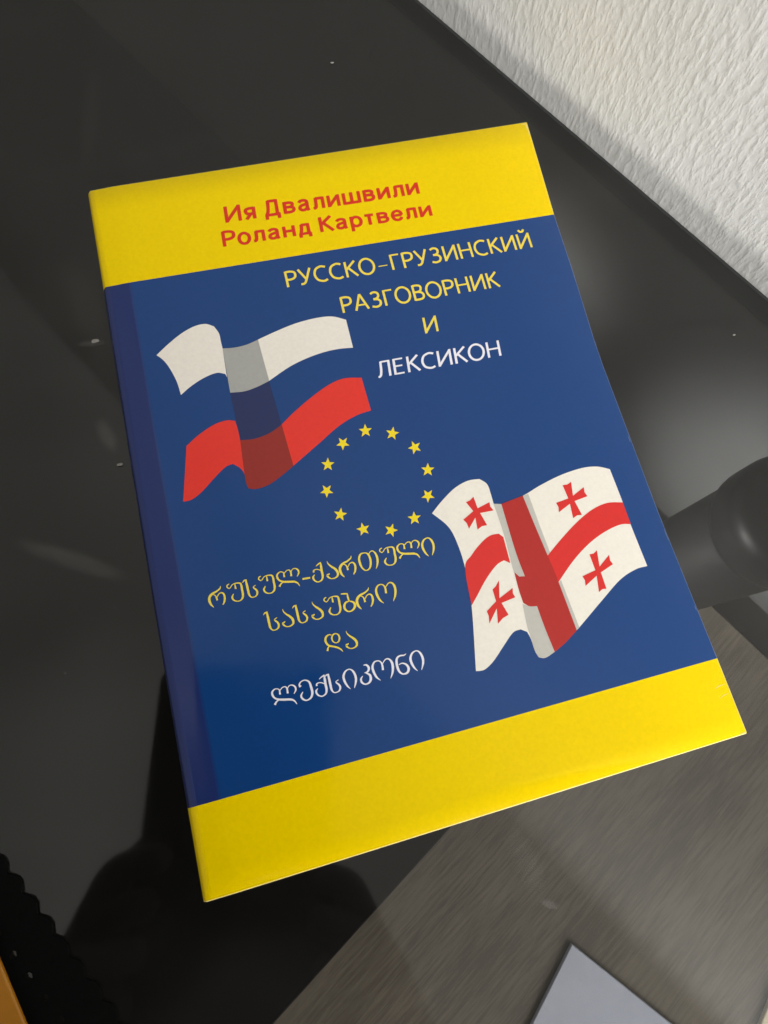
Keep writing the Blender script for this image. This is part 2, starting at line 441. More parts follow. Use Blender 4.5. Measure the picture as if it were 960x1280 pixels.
# rows of the cover from the top edge down; bands change at the second and the last but one
def sample(poly, lens_frac):
    pts = [at(x, y, ZC) for x, y in poly]
    d = [0]
    for a, b in zip(pts, pts[1:]):
        d.append(d[-1] + (b - a).length)
    L = d[-1]
    out = []
    for f in lens_frac:
        t = f * L
        for i in range(len(d) - 1):
            if t <= d[i + 1] + 1e-9:
                k = (t - d[i]) / (d[i + 1] - d[i])
                out.append(pts[i].lerp(pts[i + 1], k)); break
    return out
def rows():
    res = []
    top_l, mid_l, bot_l = LEFT[:2], LEFT[1:6], LEFT[5:]
    top_r, mid_r, bot_r = RIGHT[:2], RIGHT[1:6], RIGHT[5:]
    for (pl, pr, n, band) in ((top_l, top_r, 4, 0), (mid_l, mid_r, 16, 1), (bot_l, bot_r, 4, 2)):
        fr = [i / n for i in range(n + 1)]
        res.append((band, sample(pl, fr), sample(pr, fr)))
    return res
COLS = [-0.0085, -0.006, -0.003, 0.0, 0.012, 0.026, 0.036, 0.046, 0.0485, 0.053, 0.2, 0.4, 0.6, 0.8, 1.0]
COLZ = [-0.0030, -0.0016, -0.0010, -0.00040, -0.00030, -0.00020, -0.00008, -0.00002, 0.0, 0, 0, 0, 0, 0, 0]
bm = bmesh.new()
cover_left, cover_right = [], []
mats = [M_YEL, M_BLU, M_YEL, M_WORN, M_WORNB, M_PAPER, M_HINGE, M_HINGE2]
grid_rows = []
for band, L, R in rows():
    for i, (l, r) in enumerate(zip(L, R)):
        if band > 0 and i == 0:
            grid_rows[-1] = (grid_rows[-1][0], grid_rows[-1][1], band); continue
        grid_rows.append((l, r, band))
vg = []
for l, r, band in grid_rows:
    row = []
    for u, z in zip(COLS, COLZ):
        p = l.lerp(r, u)
        row.append(bm.verts.new((p.x, p.y, ZC + z)))
    vg.append(row)
for j in range(len(vg) - 1):
    band = grid_rows[j][2]
    for i in range(len(COLS) - 1):
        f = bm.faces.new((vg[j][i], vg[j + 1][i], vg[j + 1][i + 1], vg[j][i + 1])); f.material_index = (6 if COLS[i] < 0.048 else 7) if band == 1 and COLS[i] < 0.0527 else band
        f.smooth = True
# chamfered, slightly worn rim and paper-thick edge along top, right and bottom
def rim(seq, nrm, bands):
    prev = None
    for k, v in enumerate(seq):
        n = nrm
        a = bm.verts.new((v.co.x + n.x * 0.00022, v.co.y + n.y * 0.00022, v.co.z - 0.00014))
        b = bm.verts.new((a.co.x, a.co.y, v.co.z - 0.0005))
        if prev:
            pv, pa_, pb_ = prev
            for q in ((pv, v, a, pa_), (pa_, a, b, pb_)):
                f = bm.faces.new(q); f.material_index = 3 if bands[k - 1] != 1 else 4
        prev = (v, a, b)
up = (vg[0][5].co - vg[-1][5].co).normalized()
rt = (vg[10][-1].co - vg[10][0].co).normalized()
rim([r[-1] for r in vg], rt, [g[2] for g in grid_rows])
rim(list(reversed(vg[-1])), -up, [2] * 40)
rim(vg[0], up, [0] * 40)
bmesh.ops.recalc_face_normals(bm, faces=bm.faces)
cover = child(obj('front_cover', bm, mats), book)

corner = [grid_rows[0][0], grid_rows[0][1], grid_rows[-1][1], grid_rows[-1][0]]
def outline(inset, n=24):
    c = sum(corner, Vector()) / 4
    L = [g[0] for g in grid_rows]; R = [g[1] for g in grid_rows]
    pts = [p + (c - p).normalized() * inset for p in L + R[::-1]]
    return [(p.x, p.y) for p in pts]
bm = bmesh.new(); prism(bm, outline(0.0012), 0.0006, ZC - 0.0013)
child(obj('page_block', bm, M_PAPER), book)
bm = bmesh.new(); prism(bm, outline(0.0002), 0.00005, 0.00055)
child(obj('back_cover', bm, M_BLU), book)
bm = bmesh.new()
prev = None
for l, r, band in grid_rows:
    o = (l - r).normalized()
    row = [bm.verts.new((l + o * k + Vector((0, 0, z - ZC)))[:]) for k, z in ((0.00128, ZC - 0.0031), (0.0015, ZC - 0.0045), (0.0013, 0.0015), (0.0006, 0.0001))]
    if prev:
        for i in range(3):
            f = bm.faces.new((prev[0][i], prev[0][i + 1], row[i + 1], row[i])); f.material_index = prev[1]; f.smooth = True
    prev = (row, band)
bmesh.ops.recalc_face_normals(bm, faces=bm.faces)
child(obj('spine', bm, [M_YEL, M_BLU, M_YEL]), book)

# ---- printed things on the cover --------------------------------------------------------------
def spline(pts, closed=True, corner_deg=38, n=6):
    """round a traced outline, keeping its sharp corners"""
    P = [Vector(p[:2]) for p in pts]; N = len(P)
    def is_corner(i):
        if not closed and i in (0, N - 1): return True
        a = P[i] - P[i - 1]; b = P[(i + 1) % N] - P[i]
        if a.length < 1e-6 or b.length < 1e-6: return True
        return abs(math.degrees(a.angle(b))) > corner_deg
    cr = [is_corner(i) for i in range(N)]
    out = []
    for i in range(N if closed else N - 1):
        p1, p2 = P[i], P[(i + 1) % N]
        p0 = P[i - 1] if not cr[i] else p1 + (p1 - p2) * 0.5
        p3 = P[(i + 2) % N] if not cr[(i + 1) % N] else p2 + (p2 - p1) * 0.5
        if cr[i] and cr[(i + 1) % N]:
            out.append(p1); continue
        for k in range(n):
            t = k / n
            out.append(0.5 * ((2 * p1) + (p2 - p0) * t + (2 * p0 - 5 * p1 + 4 * p2 - p3) * t * t + (3 * p1 - p0 - 3 * p2 + p3) * t ** 3))
    if not closed: out.append(P[-1])
    return out
INK = 0.00005
def poly(bm, pts, z, mi=0, org=(0, 0), s=1.0, smooth=True):
    pts = [(org[0] + p[0] / s, org[1] + p[1] / s) for p in pts]
    if smooth: pts = [tuple(p) for p in spline(pts)]
    vs = []
    for p in pts:
        q = at(p[0], p[1], ZC); vs.append(bm.verts.new((q.x, q.y, ZC + z)))
    f = bm.faces.new(vs); f.material_index = mi
    f.normal_update()
    if f.normal.z < 0: f.normal_flip()
    return f

# tricolour flag, traced at 3.2 pixels per photograph pixel
O, S = (180, 370), 3.2
bm = bmesh.new()
poly(bm, [(50,237),(100,190),(150,150),(200,122),(245,112),(280,122),(300,150),(308,185),(314,210),(322,262),(332,325),(325,312),(290,308),(240,328),(190,360),(148,396),(130,340),(100,285),(75,255)], INK, 0, O, S)
poly(bm, [(455,175),(520,145),(600,112),(680,90),(750,82),(808,95),(836,207),(780,212),(720,225),(650,250),(580,285),(500,340)], INK, 0, O, S)
poly(bm, [(314,210),(360,207),(410,195),(456,175),(501,340),(450,365),(400,382),(345,387),(330,300)], INK * 1.3, 1, O, S)
poly(bm, [(345,386),(400,381),(450,364),(500,339),(551,516),(500,551),(440,573),(385,578)], INK * 1.15, 2, O, S)
poly(bm, [(170,600),(220,555),(280,515),(330,498),(365,500),(386,577),(408,725),(395,700),(380,685),(355,672),(325,685),(280,730),(230,785),(190,815),(157,823)], INK, 3, O, S)
poly(bm, [(550,515),(600,465),(670,405),(740,355),(800,330),(870,327),(908,458),(850,478),(780,520),(700,590),(597,680)], INK, 3, O, S)
poly(bm, [(385,577),(440,572),(500,550),(551,515),(598,680),(550,720),(500,755),(450,772),(418,770),(405,730)], INK * 1.3, 4, O, S)
f1 = child(obj('printed_flag', bm, [M_WHT, M_GRY, M_NAVY, M_RED, M_DRED]), book)
f1['label'] = 'printed waving white, blue and red flag'

O, S = (520, 560), 960 / 310
bm = bmesh.new()
poly(bm, [(62,253),(100,205),(150,155),(200,127),(245,120),(275,140),(290,180),(300,215),(325,219),(413,185),(480,145),(560,105),(640,78),(700,72),(750,82),(800,210),(830,295),(895,457),(850,470),(790,510),(720,590),(622,706),(580,750),(535,790),(500,812),(475,810),(460,785),(445,740),(430,712),(405,702),(375,715),(340,765),(300,825),(265,858),(232,864),(215,610),(190,465),(160,370),(125,305)], INK, 0, O, S)
poly(bm, [(300,216),(330,217),(385,400),(420,498),(400,497),(378,478),(340,335)], INK * 1.4, 1, O, S)
poly(bm, [(412,604),(440,612),(468,611),(500,700),(537,789),(500,811),(475,809),(460,785),(446,740),(430,690)], INK * 1.4, 1, O, S)
poly(bm, [(411,186),(434,177),(475,290),(519,405),(508,418)], INK * 1.4, 1, O, S, False)
poly(bm, [(550,521),(561,511),(632,695),(620,708)], INK * 1.4, 1, O, S, False)
poly(bm, [(190,465),(215,415),(250,370),(285,340),(320,332),(338,345),(350,390),(365,446),(340,435),(310,455),(270,510),(235,575),(215,610)], INK * 1.7, 2, O, S)
poly(bm, [(508,418),(560,355),(620,290),(680,240),(740,213),(800,211),(831,295),(790,297),(730,325),(670,370),(610,435),(550,521)], INK * 1.7, 2, O, S)
poly(bm, [(330,217),(413,185),(460,300),(510,418),(552,520),(622,706),(580,752),(537,790),(500,700),(468,612),(440,613),(415,600),(398,550),(380,481),(400,498),(421,497),(385,400)], INK * 2.0, 3, O, S)
def cross(c, arms):
    for k, (a, b) in enumerate(arms):
        pa_, pb_ = Vector(a), Vector(b); C = Vector(c)
        w = (pb_ - pa_).normalized() * 8
        poly(bm, [tuple(C - w + (C - (pa_ + pb_) / 2).normalized() * 6), tuple(pa_), tuple((pa_ + pb_) / 2 + (C - (pa_ + pb_) / 2) * 0.07), tuple(pb_), tuple(C + w + (C - (pa_ + pb_) / 2).normalized() * 6)], INK * (1.7 + 0.12 * k), 2, O, S, False)
cross((234, 246), (((193,210),(222,189)), ((284,210),(300,242)), ((275,299),(238,316)), ((205,313),(183,278))))
cross((601, 201), (((567,144),(600,131)), ((649,152),(663,187)), ((642,259),(608,272)), ((553,249),(542,213))))
cross((318, 596), (((296,548),(321,512)), ((374,542),(384,578)), ((358,646),(317,681)), ((284,680),(274,632))))
cross((705, 478), (((671,412),(700,396)), ((747,414),(762,450)), ((737,545),(708,558)), ((656,534),(644,497))))
f2 = child(obj('printed_flag', bm, [M_GWHT, M_LGRY, M_GRED, M_GDRED]), book)
f2['label'] = 'printed waving white flag with red crosses'

# ring of twelve stars
S = 960 / 220
for (x, y), rot in zip([(335,168),(482,183),(604,259),(675,381),(676,522),(602,645),(475,711),(323,705),(198,625),(124,496),(130,352),(212,237)],
                       [-4, 9, -25, 0, 36, -6, 16, -15, 8, 36, 0, 36]):
    bm = bmesh.new(); pts = []
    for k in range(10):
        r = 38 if k % 2 == 0 else 16
        a = math.radians(rot + 36 * k)
        pts.append((x + r * math.sin(a), y - r * math.cos(a)))
    poly(bm, pts, INK, 0, (380, 500), S, False)
    child(obj('printed_star', bm, M_STAR), book)

# Cyrillic lettering: strokes of a plain sans serif, cap height 1
def ell(w, h, n=16): return [(w / 2 + (w / 2) * math.cos(2 * math.pi * k / n + 1.0), h / 2 + (h / 2) * math.sin(2 * math.pi * k / n + 1.0)) for k in range(n + 1)]
CY = {
 'Р': (.52, [[(0,0),(0,1)], [(0,.955),(.26,.955),(.46,.88),(.51,.71),(.45,.54),(.26,.455),(0,.455)]]),
 'У': (.64, [[(0,1),(.335,.34)], [(.64,1),(.37,.34),(.27,.13),(.16,.045),(.02,.045)]]),
 'С': (.66, [[(.66,.90),(.5,.965),(.36,.965),(.14,.85),(.03,.62),(.03,.38),(.14,.15),(.36,.035),(.52,.035),(.66,.10)]]),
 'К': (.56, [[(0,0),(0,1)], [(.03,.50),(.54,1)], [(.14,.58),(.58,0)]]),
 'О': (.80, [ell(.80, 1)]),
 '–': (.50, [[(0,.37),(.5,.37)]]),
 'Г': (.44, [[(0,0),(0,1)], [(0,.955),(.46,.955)]]),
 'З': (.50, [[(.03,.89),(.18,.965),(.34,.95),(.44,.85),(.44,.69),(.34,.56),(.14,.53)], [(.14,.53),(.37,.49),(.49,.37),(.49,.21),(.39,.08),(.2,.035),(0,.10)]]),
 'И': (.64, [[(0,0),(0,1)], [(.64,0),(.64,1)], [(.01,.07),(.63,.93)]]),
 'Н': (.62, [[(0,0),(0,1)], [(.62,0),(.62,1)], [(0,.52),(.62,.52)]]),
 'Й': (.64, [[(0,0),(0,1)], [(.64,0),(.64,1)], [(.01,.07),(.63,.93)], [(.16,1.27),(.24,1.15),(.32,1.12),(.40,1.15),(.48,1.27)]]),
 'А': (.70, [[(0,0),(.35,1)], [(.35,1),(.70,0)], [(.13,.31),(.57,.31)]]),
 'В': (.52, [[(0,0),(0,1)], [(0,.955),(.24,.955),(.41,.89),(.44,.74),(.37,.59),(.2,.53),(0,.53)], [(.18,.53),(.39,.48),(.50,.35),(.50,.19),(.41,.08),(.22,.045),(0,.045)]]),
 'Л': (.60, [[(.60,0),(.60,1)], [(.15,.955),(.60,.955)], [(.18,.98),(.165,.5),(.12,.16),(.05,.05),(-.03,.045)]]),
 'Е': (.46, [[(0,0),(0,1)], [(0,.955),(.47,.955)], [(0,.52),(.42,.52)], [(0,.045),(.48,.045)]]),
 'Д': (.74, [[(.60,.04),(.60,1)], [(.18,.93),(.62,.93)], [(.2,.98),(.19,.6),(.15,.28),(.07,.07)], [(0,.07),(.74,.07)], [(.07,.1),(.07,-.2)], [(.67,.1),(.67,-.2)]]),
 'я': (.46, [[(.46,0),(.46,.73)], [(.46,.66),(.22,.66),(.08,.60),(.06,.49),(.1,.38),(.22,.325),(.46,.325)], [(.30,.33),(.06,0)]]),
 'в': (.46, [[(0,0),(0,.73)], [(0,.66),(.24,.66),(.38,.60),(.38,.47),(.30,.395),(0,.395)], [(.2,.395),(.39,.34),(.44,.22),(.38,.11),(.24,.07),(0,.07)]]),
 'а': (.48, [[(.03,.55),(.1,.64),(.24,.67),(.38,.63),(.42,.52),(.42,.16),(.47,0)], [(.42,.42),(.26,.39),(.1,.33),(.04,.2),(.1,.09),(.22,.06),(.36,.12),(.42,.24)]]),
 'л': (.48, [[(.48,0),(.48,.73)], [(.12,.66),(.48,.66)], [(.14,.70),(.13,.3),(.09,.09),(-.02,.06)]]),
 'и': (.48, [[(0,0),(0,.73)], [(.48,0),(.48,.73)], [(.02,.08),(.46,.65)]]),
 'ш': (.76, [[(0,0),(0,.73)], [(.38,0),(.38,.73)], [(.76,0),(.76,.73)], [(0,.07),(.76,.07)]]),
 'о': (.50, [ell(.50, .70)]),
 'н': (.46, [[(0,0),(0,.73)], [(.46,0),(.46,.73)], [(0,.39),(.46,.39)]]),
 'д': (.60, [[(.48,.04),(.48,.73)], [(.14,.66),(.5,.66)], [(.16,.70),(.15,.42),(.08,.08)], [(0,.07),(.60,.07)], [(.06,.09),(.06,-.17)], [(.54,.09),(.54,-.17)]]),
 'р': (.48, [[(0,-.27),(0,.73)], [(0,.45),(.05,.57),(.14,.65),(.25,.67),(.40,.58),(.47,.36),(.40,.13),(.25,.05),(.14,.07),(.05,.15),(0,.27)]]),
 'т': (.44, [[(.22,0),(.22,.73)], [(0,.66),(.44,.66)]]),
 'е': (.50, [[(.03,.37),(.49,.37)], [(.485,.36),(.46,.53),(.37,.64),(.26,.67),(.11,.61),(.03,.45),(.03,.27),(.11,.11),(.26,.05),(.39,.09),(.48,.21)]]),
}
def lettering(name, text, p0, p1, ptop, m, w, gap, hw=1.0):
    """w: stroke width, gap: space between letters, hw: how much thinner level strokes are"""
    ROUND, OPEN = 'СОЗоеа', 'ГУКАЛДтдлРрвя'
    def side(c, left):
        if c in 'ОСоеа' and (left or c != 'а'): return 0.45
        if c in 'ГУКРрвтВ' and not left: return 0.35 if c not in 'вВ' else 0.6
        if c in 'АУТтдДлЛя' and left: return 0.30
        if c in 'АТтдД' and not left: return 0.30
        return 1.0
    total = 0; pos = []; prev_c = None
    for c in text:
        if c == ' ': total += 0.36; pos.append(None); prev_c = None; continue
        if prev_c: total += gap * (side(prev_c, False) + side(c, True)) / 2
        pos.append(total + w / 2); total += CY[c][0] + w; prev_c = c
    a, b, t = at(*p0, ZC), at(*p1, ZC), at(*ptop, ZC)
    ex, ey = (b - a) / total, t - a
    bm = bmesh.new(); layer = 0
    for c, x0 in zip(text, pos):
        if x0 is None: continue
        for st in CY[c][1]:
            level = abs(st[0][1] - st[-1][1]) < 0.02 and len(st) == 2
            ww = w * (hw if level else 1.0) * (0.55 if c == '–' else 1.0)
            Lp, Rp = ribbon(bm, [(p[0] + x0, p[1], ww / WID) for p in st], 0)
            layer += 1; z = ZC + INK + (layer % 7) * 0.000008; rr_ = []
            for p, q in zip(Lp, Rp):
                r = []
                for v in (p, q):
                    P = a + ex * v.x + ey * v.y; r.append(bm.verts.new((P.x, P.y, z)))
                rr_.append(r)
            for r0, r1 in zip(rr_, rr_[1:]):
                f = bm.faces.new((r0[0], r0[1], r1[1], r1[0])); f.normal_update()
                if f.normal.z < 0: f.normal_flip()
    return child(obj(name, bm, m), book)
# Georgian lettering: pen strokes (x, y, width) traced at 12 pixels per photograph pixel
G = {}
G['r'] = ((255,720),12,[[(246,148,6),(240,185,22),(190,230,28),(120,270,36),(82,325,44),(84,380,44),(108,430,34),(148,470,10)],
    [(128,278,14),(158,285,16),(182,312,24),(200,365,32)], [(198,320,14),(225,268,16),(265,250,22),(298,275,32),(312,330,36),(305,385,30),(284,432,14)]])
G['u'] = ((255,720),12,[[(378,120,14),(350,138,20),(346,168,20),(378,190,14),(402,168,14),(418,138,14),(455,115,16),(505,106,20),(545,112,28),(562,150,36),(572,210,36),(585,275,38),(578,330,32),(545,368,18),(490,378,16),(445,360,28),(424,320,34),(446,268,12)],
    [(462,122,18),(470,160,26),(476,195,30)]])
G['s'] = ((255,720),12,[[(576,102,8),(602,70,24),(640,58,22)], [(626,62,30),(645,140,40),(660,210,40),(678,280,36),(712,318,18),(760,312,16),(792,285,26),(800,242,34),(780,205,32),(746,180,24),(742,160,14),(774,138,14)]])
G['l'] = ((320,700),12,[[(352,400,36),(362,380,30),(378,355,22),(405,332,20)], [(395,178,14),(350,185,18),(316,225,30),(322,270,36),(350,305,28),(400,325,32),(480,328,36),(570,326,34),(622,345,26),(658,392,8)],
    [(388,180,12),(414,195,22),(425,258,32)], [(424,200,14),(455,162,14),(495,150,18),(520,178,26),(530,242,32)], [(522,185,14),(548,138,14),(592,128,18),(630,152,30),(640,195,26),(616,248,10)]])
G['-'] = ((320,700),12,[[(697,286,30),(812,266,30)]])
G['k'] = ((385,680),12,[[(118,335,8),(150,305,20),(188,280,24)], [(186,272,12),(195,330,38),(205,400,40),(220,470,38),(212,530,28),(168,566,18),(120,562,22),(86,532,32),(78,495,30),(100,462,10)],
    [(88,428,30),(84,402,24),(115,382,14),(160,385,16),(198,402,14)]])
G['a'] = ((385,680),12,[[(284,255,5),(300,295,18),(345,335,30),(400,370,38),(440,415,42),(446,470,34),(408,508,20),(350,520,16),(302,495,30),(290,468,34),(325,445,16)]])
G['t'] = ((385,680),12,[[(835,135,16),(788,155,30),(765,215,38),(780,290,38),(812,358,30),(865,397,18),(918,372,24),(940,310,36),(934,230,38),(905,160,32),(868,136,18),(834,135,14)],
    [(908,152,14),(938,112,14),(972,106,18),(1008,138,30),(1035,195,38),(1044,260,36),(1038,320,26),(1020,372,8)]])
G['i'] = ((465,660),12,[[(850,422,8),(810,385,28),(772,325,38),(752,255,38),(770,190,30),(810,155,18),(850,151,20),(890,185,34),(920,250,38),(924,320,34),(904,408,10)]])
G['b'] = ((400,720),9.6,[[(250,217,14),(290,214,20),(330,214,20)], [(326,206,10),(334,255,26),(350,302,18)], [(352,300,14),(308,320,26),(292,362,32),(306,405,28),(350,427,16),(396,405,24),(420,360,34),(404,318,28),(350,299,14)]])
G['o'] = ((400,720),9.6,[[(766,326,6),(720,290,26),(686,230,32),(672,170,30),(692,118,20),(735,102,14),(766,116,18),(785,155,26),(792,208,28)], [(786,135,12),(820,86,14),(860,82,20),(893,120,32),(905,180,32),(900,240,26),(880,302,6)]])
G['d'] = ((395,780),16,[[(312,222,16),(265,215,24),(207,250,42),(187,320,52),(210,385,48),(265,435,42),(350,450,36),(440,475,40),(498,508,34),(540,552,10)], [(230,540,48),(240,485,34),(265,445,24)],
    [(395,190,22),(342,215,34),(316,280,38),(340,350,30),(400,377,18),(450,350,30),(470,285,42),(445,215,34),(394,189,20)]])
G['e'] = ((330,840),9.6,[[(440,178,36),(424,155,24),(442,118,14),(490,98,16),(540,118,26),(565,180,34),(580,250,34),(563,308,26),(512,340,18),(465,323,28),(446,285,26),(468,236,8)]])
G['n3'] = ((420,805),8,[[(274,212,8),(305,210,22),(328,240,28),(318,275,22),(286,290,8)], [(300,290,14),(338,310,26),(348,350,30),(333,385,22),(295,402,16),(260,385,24),(250,350,22),(268,320,6)]])
G['n6'] = ((420,805),8,[[(700,97,6),(680,112,14),(640,118,18),(610,142,24),(606,190,28),(620,250,28),(642,285,22),(675,300,16),(714,285,26),(726,245,30),(704,207,24),(662,192,14),(628,208,8)]])
WID = 0.86
def ribbon(bm, pts, z):
    c = spline([(p[0], p[1]) for p in pts], False, 75, 5)
    ws = []
    for a, b in zip(pts, pts[1:]):
        ws += None or [a[2]] if False else []
    # widths follow the same stations as the rounded centre line
    per = []
    P = [Vector(p[:2]) for p in pts]
    i = 0
    d = [0.0]
    for a, b in zip(c, c[1:]): d.append(d[-1] + (b - a).length)
    # arc length of every control point
    st = []
    k = 0
    for p in P:
        while k < len(c) - 1 and (c[k] - p).length > 1e-5: k += 1
        st.append(d[k])
    def width(s):
        for j in range(len(st) - 1):
            if s <= st[j + 1] + 1e-9:
                t = (s - st[j]) / max(1e-9, st[j + 1] - st[j]); return pts[j][2] * (1 - t) + pts[j + 1][2] * t
        return pts[-1][2]
    Lp, Rp = [], []
    for j, p in enumerate(c):
        t = (c[min(j + 1, len(c) - 1)] - c[max(j - 1, 0)])
        t = t.normalized() if t.length > 1e-9 else Vector((1, 0))
        n = Vector((-t.y, t.x)) * (width(d[j]) * WID / 2)
        Lp.append(p + n); Rp.append(p - n)
    return Lp, Rp
def georgian(name, glyphs, m):
    bm = bmesh.new(); layer = 0
    for key, dx, dy, s in glyphs:
        (ox, oy), sc_, strokes = G[key]
        x0 = sum(p[0] for st in strokes for p in st) / sum(len(st) for st in strokes)
        y0 = sum(p[1] for st in strokes for p in st) / sum(len(st) for st in strokes)
        for st in strokes:
            Lp, Rp = ribbon(bm, st, 0)
            layer += 1
            z = ZC + INK + (layer % 6) * 0.000008
            rows_ = []
            for a, b in zip(Lp, Rp):
                r = []
                for p in (a, b):
                    X = ox + (x0 + (p.x - x0) * s) / sc_ + dx; Y = oy + (y0 + (p.y - y0) * s) / sc_ + dy
                    q = at(X, Y, ZC); r.append(bm.verts.new((q.x, q.y, z)))
                rows_.append(r)
            for r0, r1 in zip(rows_, rows_[1:]):
                f = bm.faces.new((r0[0], r0[1], r1[1], r1[0])); f.normal_update()
                if f.normal.z < 0: f.normal_flip()
    return child(obj(name, bm, m), book)
lettering('author_name', 'Ия Двалишвили', (282, 278.8), (525, 242), (279, 258.8), M_TRED, 0.168, 0.13)
lettering('author_name', 'Роланд Картвели', (279, 308.7), (541, 269.5), (276, 290.0), M_TRED, 0.168, 0.13)
lettering('title_lettering', 'РУССКО–ГРУЗИНСКИЙ', (359, 359.3), (666, 309), (354.6, 340), M_TYEL, 0.128, 0.15, 0.8)
lettering('title_lettering', 'РАЗГОВОРНИК', (428.6, 391.4), (626, 358.2), (424, 372), M_TYEL, 0.128, 0.15, 0.8)
lettering('title_lettering', 'И', (531.6, 417), (548.5, 413.8), (527.6, 397.5), M_TYEL, 0.128, 0.15, 0.8)
lettering('title_lettering', 'ЛЕКСИКОН', (472.5, 472.5), (627, 444.5), (469.5, 452.8), M_TWHT, 0.128, 0.15, 0.8)
georgian('title_lettering', [('r',0,0,1),('u',0,0,1),('s',0,0,1),('u',39.6,-9.8,1),('l',0,0,1),('-',0,0,1),('k',0,0,1),('a',0,0,1),
    ('r',163.3,-37.8,1),('t',0,0,1),('u',190.8,-45,1),('l',150.2,-35.1,1),('i',0,0,1)], M_TYEL)
georgian('title_lettering', [('s',26.5,40.7,1.04),('a',-55.6,60,1),('s',62.3,31.9,1.0),('a',-18.8,50.8,1),('u',121.5,16.8,1.02),('b',0,0,1),('r',184.8,2.0,1.03),('o',0,0,1)], M_TYEL)
georgian('title_lettering', [('d',0,0,1),('a',23.8,87.3,1.0)], M_TYEL)
georgian('title_lettering', [('l',-4.9,146.6,1.09),('e',0,0,1),('k',4.3,141.8,1.09),('s',103.2,118.5,1.05),('i',-97.7,165.0,1.08),('n3',0,0,1),('o',-3.8,95.8,1.05),('n6',0,0,1),('i',-13.9,142.2,1.1)], M_TWHT)

# small nicks and creases where the cover has been handled
def nicks(strokes, m):
    for st in strokes:
        bm = bmesh.new()
        Lp, Rp = ribbon(bm, st, 0); prev = None
        for a, b in zip(Lp, Rp):
            r = []
            for p in (a, b):
                q = at(p.x, p.y, ZC); r.append(bm.verts.new((q.x, q.y, ZC + INK * 0.6)))
            if prev:
                f = bm.faces.new((prev[0], prev[1], r[1], r[0])); f.normal_update()
                if f.normal.z < 0: f.normal_flip()
            prev = r
        child(obj('worn_nick', bm, m), book)
nicks([[(894, 861, .4), (899, 857.5, 1.1), (906, 855, .3)], [(900, 873, .3), (905, 869, .9), (910, 867, .3)], [(651, 155.6, .4), (655, 155, 1.5), (657, 154.9, 1.8)],
       [(657.3, 156, 1.5), (659.8, 163, 1.0), (661.8, 170, .3)], [(925, 917.6, .4), (929, 916.2, 1.4), (931.5, 915.4, 1.8)]], M_WORN)
nicks([[(785, 545, .3), (787, 550, 1.0), (788.3, 553, .3)], [(830, 662, .3), (832.6, 668, 1.1), (836, 676, .3)], [(868, 757, .4), (869.6, 760.5, 1.1), (870.6, 763, .3)]], M_WORNB)

# ------------------------------------------------------------------ small things on the glass
def crumb(px, py, r, seed, label):
    random.seed(seed)
    bm = bmesh.new(); bmesh.ops.create_icosphere(bm, subdivisions=2, radius=r)
    for v in bm.verts:
        v.co *= random.uniform(0.7, 1.25); v.co.z = max(-r * 0.5, v.co.z * 0.6)
    o = obj('crumb', bm, M_CRUMB)
    p = at(px, py, 0); o.location = (p.x, p.y, r * 0.5)
    o.scale = (1.5, 0.8, 1)
    tag(o, label, 'crumb', 'crumbs on the glass')
crumb(119, 427, 0.0008, 1, 'pale crumb on the glass, left of the white striped flag')
crumb(150, 581, 0.0006, 2, 'tiny pale crumb on the glass beside the left edge of the blue cover')
crumb(415, 79, 0.0004, 3, 'minute white speck on the glass above the top edge of the book')
crumb(917, 419, 0.0004, 4, 'minute white speck on the glass near the wall at the right')

# black perforated mesh with scalloped edge in the lower left corner
zm = 0.0018
m0 = at(-30, 1040, zm).xy; m1 = at(175, 1315, zm).xy
md = (m1 - m0).normalized(); mn = Vector((md.y, -md.x))
if (at(0, 1280, zm).xy - m0).dot(mn) < 0: mn = -mn
pitch = 0.0064
nper = int((m1 - m0).length / pitch) + 8
bm = bmesh.new()
def mp(u, v): 
    p = m0 + md * u + mn * v
    return (p.x, p.y)
rowsN = 9
NS = 12
# a band of woven cells: each cell is a square with a round hole, the outer edge bulges in scallops
for i in range(-4, nper):
    for j in range(rowsN):
        u0, v0 = i * pitch, j * pitch
        cx, cy = u0 + pitch / 2, v0 + pitch / 2
        hole = (0.14 if j in (1, 3) else 0.004) * pitch
        outer, inner = [], []
        for k in range(NS):
            a = 2 * math.pi * k / NS + math.pi / NS
            dx, dy = math.cos(a), math.sin(a)
            sq = (pitch / 2) / max(abs(dx), abs(dy))
            ox, oy = cx + dx * sq, cy + dy * sq
            if j == 0 and oy < cy - pitch * 0.3:
                oy = v0 + pitch * (0.06 - 0.22 * max(0.0, math.cos((ox - cx) / pitch * math.pi)) ** 0.5)
            outer.append((ox, oy)); inner.append((cx + dx * hole, cy + dy * hole))
        vo = [bm.verts.new((*mp(*p), zm - 0.0007)) for p in outer]
        vm = [bm.verts.new((*mp((p[0] + q[0]) / 2, (p[1] + q[1]) / 2), zm - 0.0007)) for p, q in zip(outer, inner)]
        vi = [bm.verts.new((*mp(*p), zm - 0.0008)) for p in inner]
        vb = [bm.verts.new((*mp(*p), zm - 0.0016)) for p in outer]
        for k in range(NS):
            k2 = (k + 1) % NS
            bm.faces.new((vo[k], vo[k2], vm[k2], vm[k])); bm.faces.new((vm[k], vm[k2], vi[k2], vi[k])); bm.faces.new((vb[k2], vb[k], vo[k], vo[k2])) if k2 else bm.faces.new((vb[k2], vb[k], vo[k], vo[k2]))
bmesh.ops.recalc_face_normals(bm, faces=bm.faces)
mo = obj('mesh_mat', bm, M_MESH)
tag(mo, 'black perforated mesh mat with a scalloped edge in the lower left corner', 'mat')

